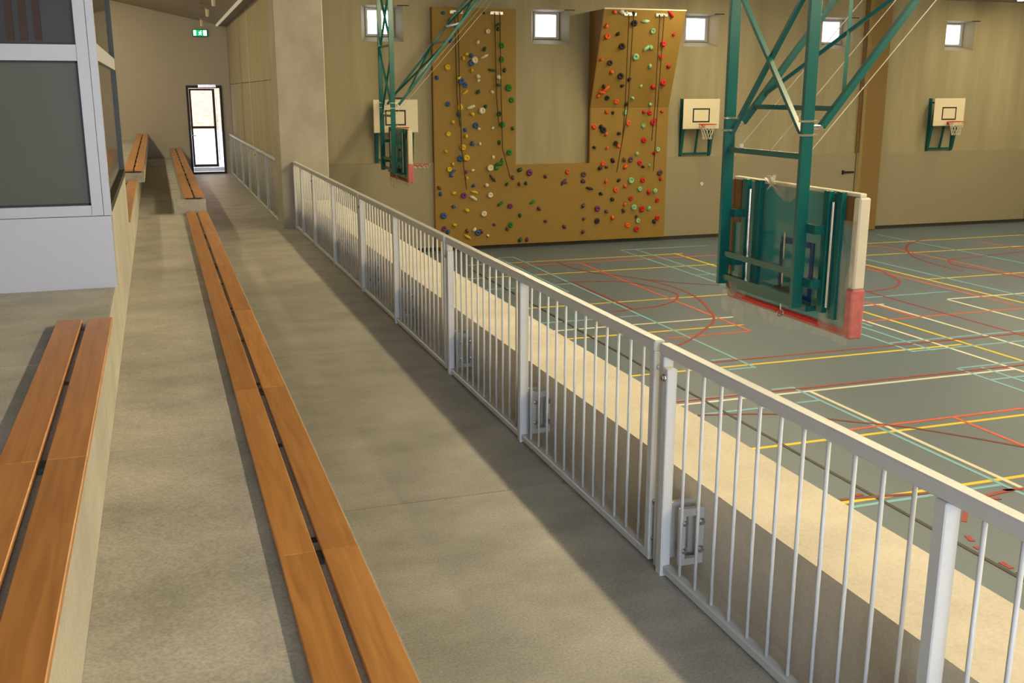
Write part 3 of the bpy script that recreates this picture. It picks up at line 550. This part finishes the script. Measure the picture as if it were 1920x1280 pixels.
# ------------------------------------------------------------ ceiling-hung basketball frames
def hoist(label, yc, rimmed):
    X = 4.75; h = thing('ceiling_basketball_frame', label, 'basketball frame', (X, yc, CEIL), 'teal ceiling-hung basketball frames')
    ya, yb = yc-.575, yc+.575
    def T(mb, name, mat='teal_paint', par=None, **k): return mb.build(name, mat, par or h, **k)
    for y in (ya, yb):
        T(B(X-.05, X+.05, y-.02, y+.02, .42, CEIL), 'post', bevel=.004)
        for z in (1.78, 1.885): T(B(X-.06, X+.085, y-.028, y+.028, z-.008, z+.008), 'clamp', 'steel')
        T(MB().bar((X+.13, y, 1.845), (7.15, y, CEIL), .05, .05, (0, 1, 0)), 'strut')
        T(MB().tube((X+.1, y-.035, 1.835), (X+.1, y+.035, 1.835), .022), 'pivot_bolt', 'steel')
    for z, t in ((.49, .05), (.70, .05), (1.615, .045), (3.06, .04)): T(B(X-.02, X+.03, ya+.02, yb-.02, z-t/2, z+t/2), 'cross_bar')
    for z0, z1 in ((1.74, 3.02), (3.1, 4.4)):
        T(MB().bar((X-.015, ya, z0), (X-.015, yb, z1), .03, .04, (1, 0, 0)), 'diagonal_brace'); T(MB().bar((X+.02, yb, z0), (X+.02, ya, z1), .03, .04, (1, 0, 0)), 'diagonal_brace')
    sl = (CEIL-1.845)/(7.15-X-.13)
    P = lambda x, y: (x, y, 1.845+(x-X-.13)*sl)
    for x in (4.99, 5.95, 6.25): T(MB().bar(P(x, ya), P(x, yb), .04, .04), 'strut_tie')
    for x0, x1 in ((5.06, 5.92), (6.28, 7.05)):
        T(MB().bar(P(x0, ya), P(x1, yb), .03, .03), 'strut_brace'); T(MB().bar(P(x0, yb), P(x1, ya), .03, .03), 'strut_brace')
    for y in (yc-.55, yc-.02, yc+.47):
        T(MB().tube((4.80, y, 1.64), (7.55, y, CEIL), .004, 5), 'hoist_cable', 'cable_grey')
    for y in (yc+.38, yc-.5): T(MB().tube((X+.01, y, 1.637), (X+.01, y, 1.67), .018, 8), 'cable_end', 'socket_white')
    # sliding guides between posts and board
    for y, n in ((yc+.47, 1), (yc-.72, -1)):
        T(B(4.88, 4.93, y-.02, y+.055, .40, 1.36), 'slide_guide', bevel=.003)
        T(B(4.92, 4.965, y-.17 if n > 0 else y-.125, y-.08 if n > 0 else y-.05, .36, 1.36), 'slide_rail', bevel=.003)
        T(MB().tube((4.90, y-.05, .45), (4.90, y-.05, 1.28), .012), 'guide_rod', 'steel')
        for z in (1.06, .63): T(B(4.79, 4.88, min(y+.01, (ya if n < 0 else yb)), max(y+.03, (ya if n < 0 else yb)), z-.035, z+.035), 'guide_bracket')
    T(B(4.83, 4.93, yc-.6, yc+.45, .385, .43), 'lower_beam'); T(B(4.88, 4.95, yc-.35, yc-.05, .43, .50), 'spring_box', 'black_metal')
    T(MB().tube((4.90, yc-.15, .44), (4.90, yc-.15, .97), .010), 'adjusting_rod', 'steel'); T(MB().ring((4.88, yc-.18, .29), .03, .006, 12, 5, 'y'), 'crank_eye', 'steel')
    T(MB().tube((4.88, yc-.18, .31), (4.88, yc-.18, .44), .007), 'crank_shaft', 'steel')
    # glass board in its packing
    b0, b1, zb, zt = yc-.97, yc+.83, .25, 1.36
    bd = T(B(4.985, 5.005, b0+.03, b1-.03, zb+.05, zt-.03), 'glass_board', 'teal_film')
    sq = MB().box(4.978, 4.985, yc-.41, yc+.02, .86, .91).box(4.978, 4.985, yc-.02, yc+.03, .42, .86).box(4.978, 4.985, yc-.45, yc-.40, .42, .91).box(4.978, 4.985, yc-.40, yc-.02, .42, .46)
    T(sq, 'target_square', 'blue_tape', bd)
    T(B(4.975, 5.035, b0-.02, b1, zt-.03, zt), 'top_edge_foam', 'foam_white', bd, bevel=.006)
    T(B(4.955, 5.055, b0-.05, b0+.03, .63, zt-.03), 'side_edge_foam', 'foam_white', bd, bevel=.012)
    T(B(4.945, 5.065, b0-.055, b0+.035, zb-.01, .63), 'corner_pad', 'pad_wrapped', bd, bevel=.012)
    T(B(4.96, 5.05, b0+.03, b1, zb-.01, zb+.05), 'bottom_pad', 'pad_red', bd, bevel=.01)
    T(B(4.955, 5.045, b1-.03, b1+.03, .30, zt-.03), 'side_edge_foam', 'cardboard', bd, bevel=.012)
    T(B(4.974, 4.982, b0+.03, b0+.29, 1.10, zt-.03), 'cardboard_sheet', 'cardboard', bd); T(B(4.974, 4.982, b1-.14, b1-.03, .95, zt-.03), 'cardboard_sheet', 'cardboard', bd)
    # crumpled wrap over the board and hanging below it
    rn = random.Random(int(yc*10)); ph = [rn.uniform(0, 6) for _ in range(6)]
    def sheet(y0, y1, z_top, z_bot, xo, amp, ny=26, nz=12):
        m = MB(); vs = []
        for j in range(nz+1):
            for i in range(ny+1):
                u, v = i/ny, j/nz; y = y0+(y1-y0)*u; zt_, zb_ = z_top(u), z_bot(u); z = zt_+(zb_-zt_)*v
                x = xo+amp*(math.sin(9*u+3*v+ph[0])+.6*math.sin(23*u-5*v+ph[1])+.5*math.sin(14*v+11*u+ph[2]))*(.3+.7*v)
                vs.append((x, y, z))
        k = ny+1
        m.add(vs, [(j*k+i, j*k+i+1, (j+1)*k+i+1, (j+1)*k+i) for j in range(nz) for i in range(ny)])
        return m
    def thick(o):
        s = o.modifiers.new('thickness', 'SOLIDIFY'); s.thickness = .0015; return o
    thick(T(sheet(b0-.02, b1+.02, lambda u: .27, lambda u: .17-.10*math.sin(3.1*u)+.05*math.sin(7*u)+.16*u, 4.945, .012), 'plastic_wrap', 'plastic_wrap', bd, smooth=True))
    thick(T(sheet(b0-.03, b0+.36, lambda u: 1.15, lambda u: .27, 4.952, .006, 10, 12), 'plastic_wrap', 'plastic_wrap', bd, smooth=True))
    thick(T(sheet(b1-.32, b1+.05, lambda u: .50, lambda u: .02+.1*u, 4.95, .02, 10, 10), 'plastic_wrap', 'plastic_wrap', bd, smooth=True))
    thick(T(sheet(yc-.30, yc+.22, lambda u: 1.37, lambda u: 1.37-.16*math.sin(math.pi*u)-.01, 4.965, .008, 12, 6), 'plastic_wrap', 'plastic_wrap', bd, smooth=True))
    kn = MB(); rk = random.Random(5)
    for i in range(7): kn.bar((4.98, yc+.22, 1.33), (4.98+rk.uniform(-.05, .05), yc+.22+rk.uniform(-.13, .09), 1.33+rk.uniform(-.07, .09)), .03, .006)
    T(kn, 'wrap_knot', 'foam_white', bd)
    zr = zb+.30
    T(MB().ring((5.05+.16+.225, yc-.07, zr), .225, .014, 24, 6), 'rim', 'pad_wrapped', smooth=True); T(B(5.04, 5.24, yc-.17, yc+.03, zr-.10, zr+.01), 'rim_bracket', 'pad_wrapped')
    nt_ = MB(); cx, cy = 5.435, yc-.07
    for i in range(12):
        t0 = 2*math.pi*i/12; t1 = t0+.4
        nt_.tube((cx+.22*math.cos(t0), cy+.22*math.sin(t0), zr), (cx+.19*math.cos(t1), cy+.19*math.sin(t1), zr-.06), .007, 4)
    T(nt_, 'net_loops', 'net_white')
hoist('teal ceiling-hung basketball frame with wrapped glass board close to the railing', 7.45, True)
hoist('teal ceiling-hung basketball frame in front of the far wall by the climbing wall', 22.28, True)

# ------------------------------------------------------------ small things on the far wall
cu = MB(); n = 14; pts = [(18.72+.68*i/(n*2), YG-.09-(.10 if i % 2 else 0)) for i in range(n*2+1)]
poly = pts+[(x, y+.035) for x, y in reversed(pts)]
for (a, b) in zip(range(len(pts)-1), range(1, len(pts))):
    cu.prism([pts[a], pts[b], (pts[b][0], pts[b][1]+.03), (pts[a][0], pts[a][1]+.03)], 'z', ZF+.02, CEIL-.05)
tag(cu.build('divider_curtain', 'curtain_tan', base=(19.05, YG-.1, ZF)), 'tan folded divider curtain hanging against the far wall', 'curtain')
lt = thing('wall_latch', 'dark latch bar on the lower wall panel beside the tan curtain', 'latch', (18.35, YG-.06, -.08))
B(18.20, 18.58, YG-.10, YG-.06, -.11, -.06).build('latch_bar', 'black_metal', lt); B(18.20, 18.24, YG-.12, YG-.06, -.14, -.03).build('latch_end', 'black_metal', lt)
sk = thing('wall_socket', 'tiny round white socket on the lower wall panel', 'socket', (13.75, YG-.06, -.28))
MB().tube((13.75, YG-.06, -.28), (13.75, YG-.09, -.28), .045, 14).build('cover', 'socket_white', sk); MB().tube((13.75, YG-.09, -.28), (13.75, YG-.095, -.28), .02, 10).build('insert', 'foam_white', sk)

# ------------------------------------------------------------ hall strip lamps, assumed floodlight row, added fill lamp over the tiers
l = thing('stand_floodlight', 'long asymmetric ceiling lamp of the hall aimed at the stand', 'ceiling lamp', (6.75, 4, CEIL-.25))  # assumed lamp row, out of view, tilted to light the stand
MB().prism([(6.70, CEIL), (6.80, CEIL), (6.80, CEIL-.24), (6.76, CEIL-.24)], 'y', -12, 21).build('housing', 'booth_white', l)
MB().prism([(6.685, CEIL-.02), (6.698, CEIL-.02), (6.758, CEIL-.235), (6.745, CEIL-.235)], 'y', -11.95, 20.95).build('diffuser', 'flood_glow', l)
for i, x in enumerate((12.6, 22.5)):  # the middle row is assumed, out of view, for light on the far wall
    y0, y1 = (-12.0, 23.2)
    l = thing('strip_lamp', ['long ceiling strip lamp along the middle of the hall', 'long ceiling strip lamp along the far side of the hall'][i], 'ceiling lamp', (x, 6, CEIL-.12), 'ceiling strip lamps')
    B(x-.12, x+.12, y0, y1, CEIL-.06, CEIL).build('housing', 'booth_white', l)
    B(x-.07, x+.07, y0+.03, y1-.03, CEIL-.10, CEIL-.061).build('diffuser', 'lamp_glow', l)
zl = 3.80+(1.70+2.2)*.2119
l = thing('tier_lamp', 'long strip lamp under the sloping ceiling behind the booth', 'ceiling lamp', (-2.2, 19.5, zl-.15))  # added for its light on the end wall, hidden by the booth
B(-2.3, -2.1, 14.5, 27.5, zl-.10, zl).build('housing', 'booth_white', l); B(-2.27, -2.13, 14.55, 27.45, zl-.13, zl-.101).build('diffuser', 'tier_glow', l)
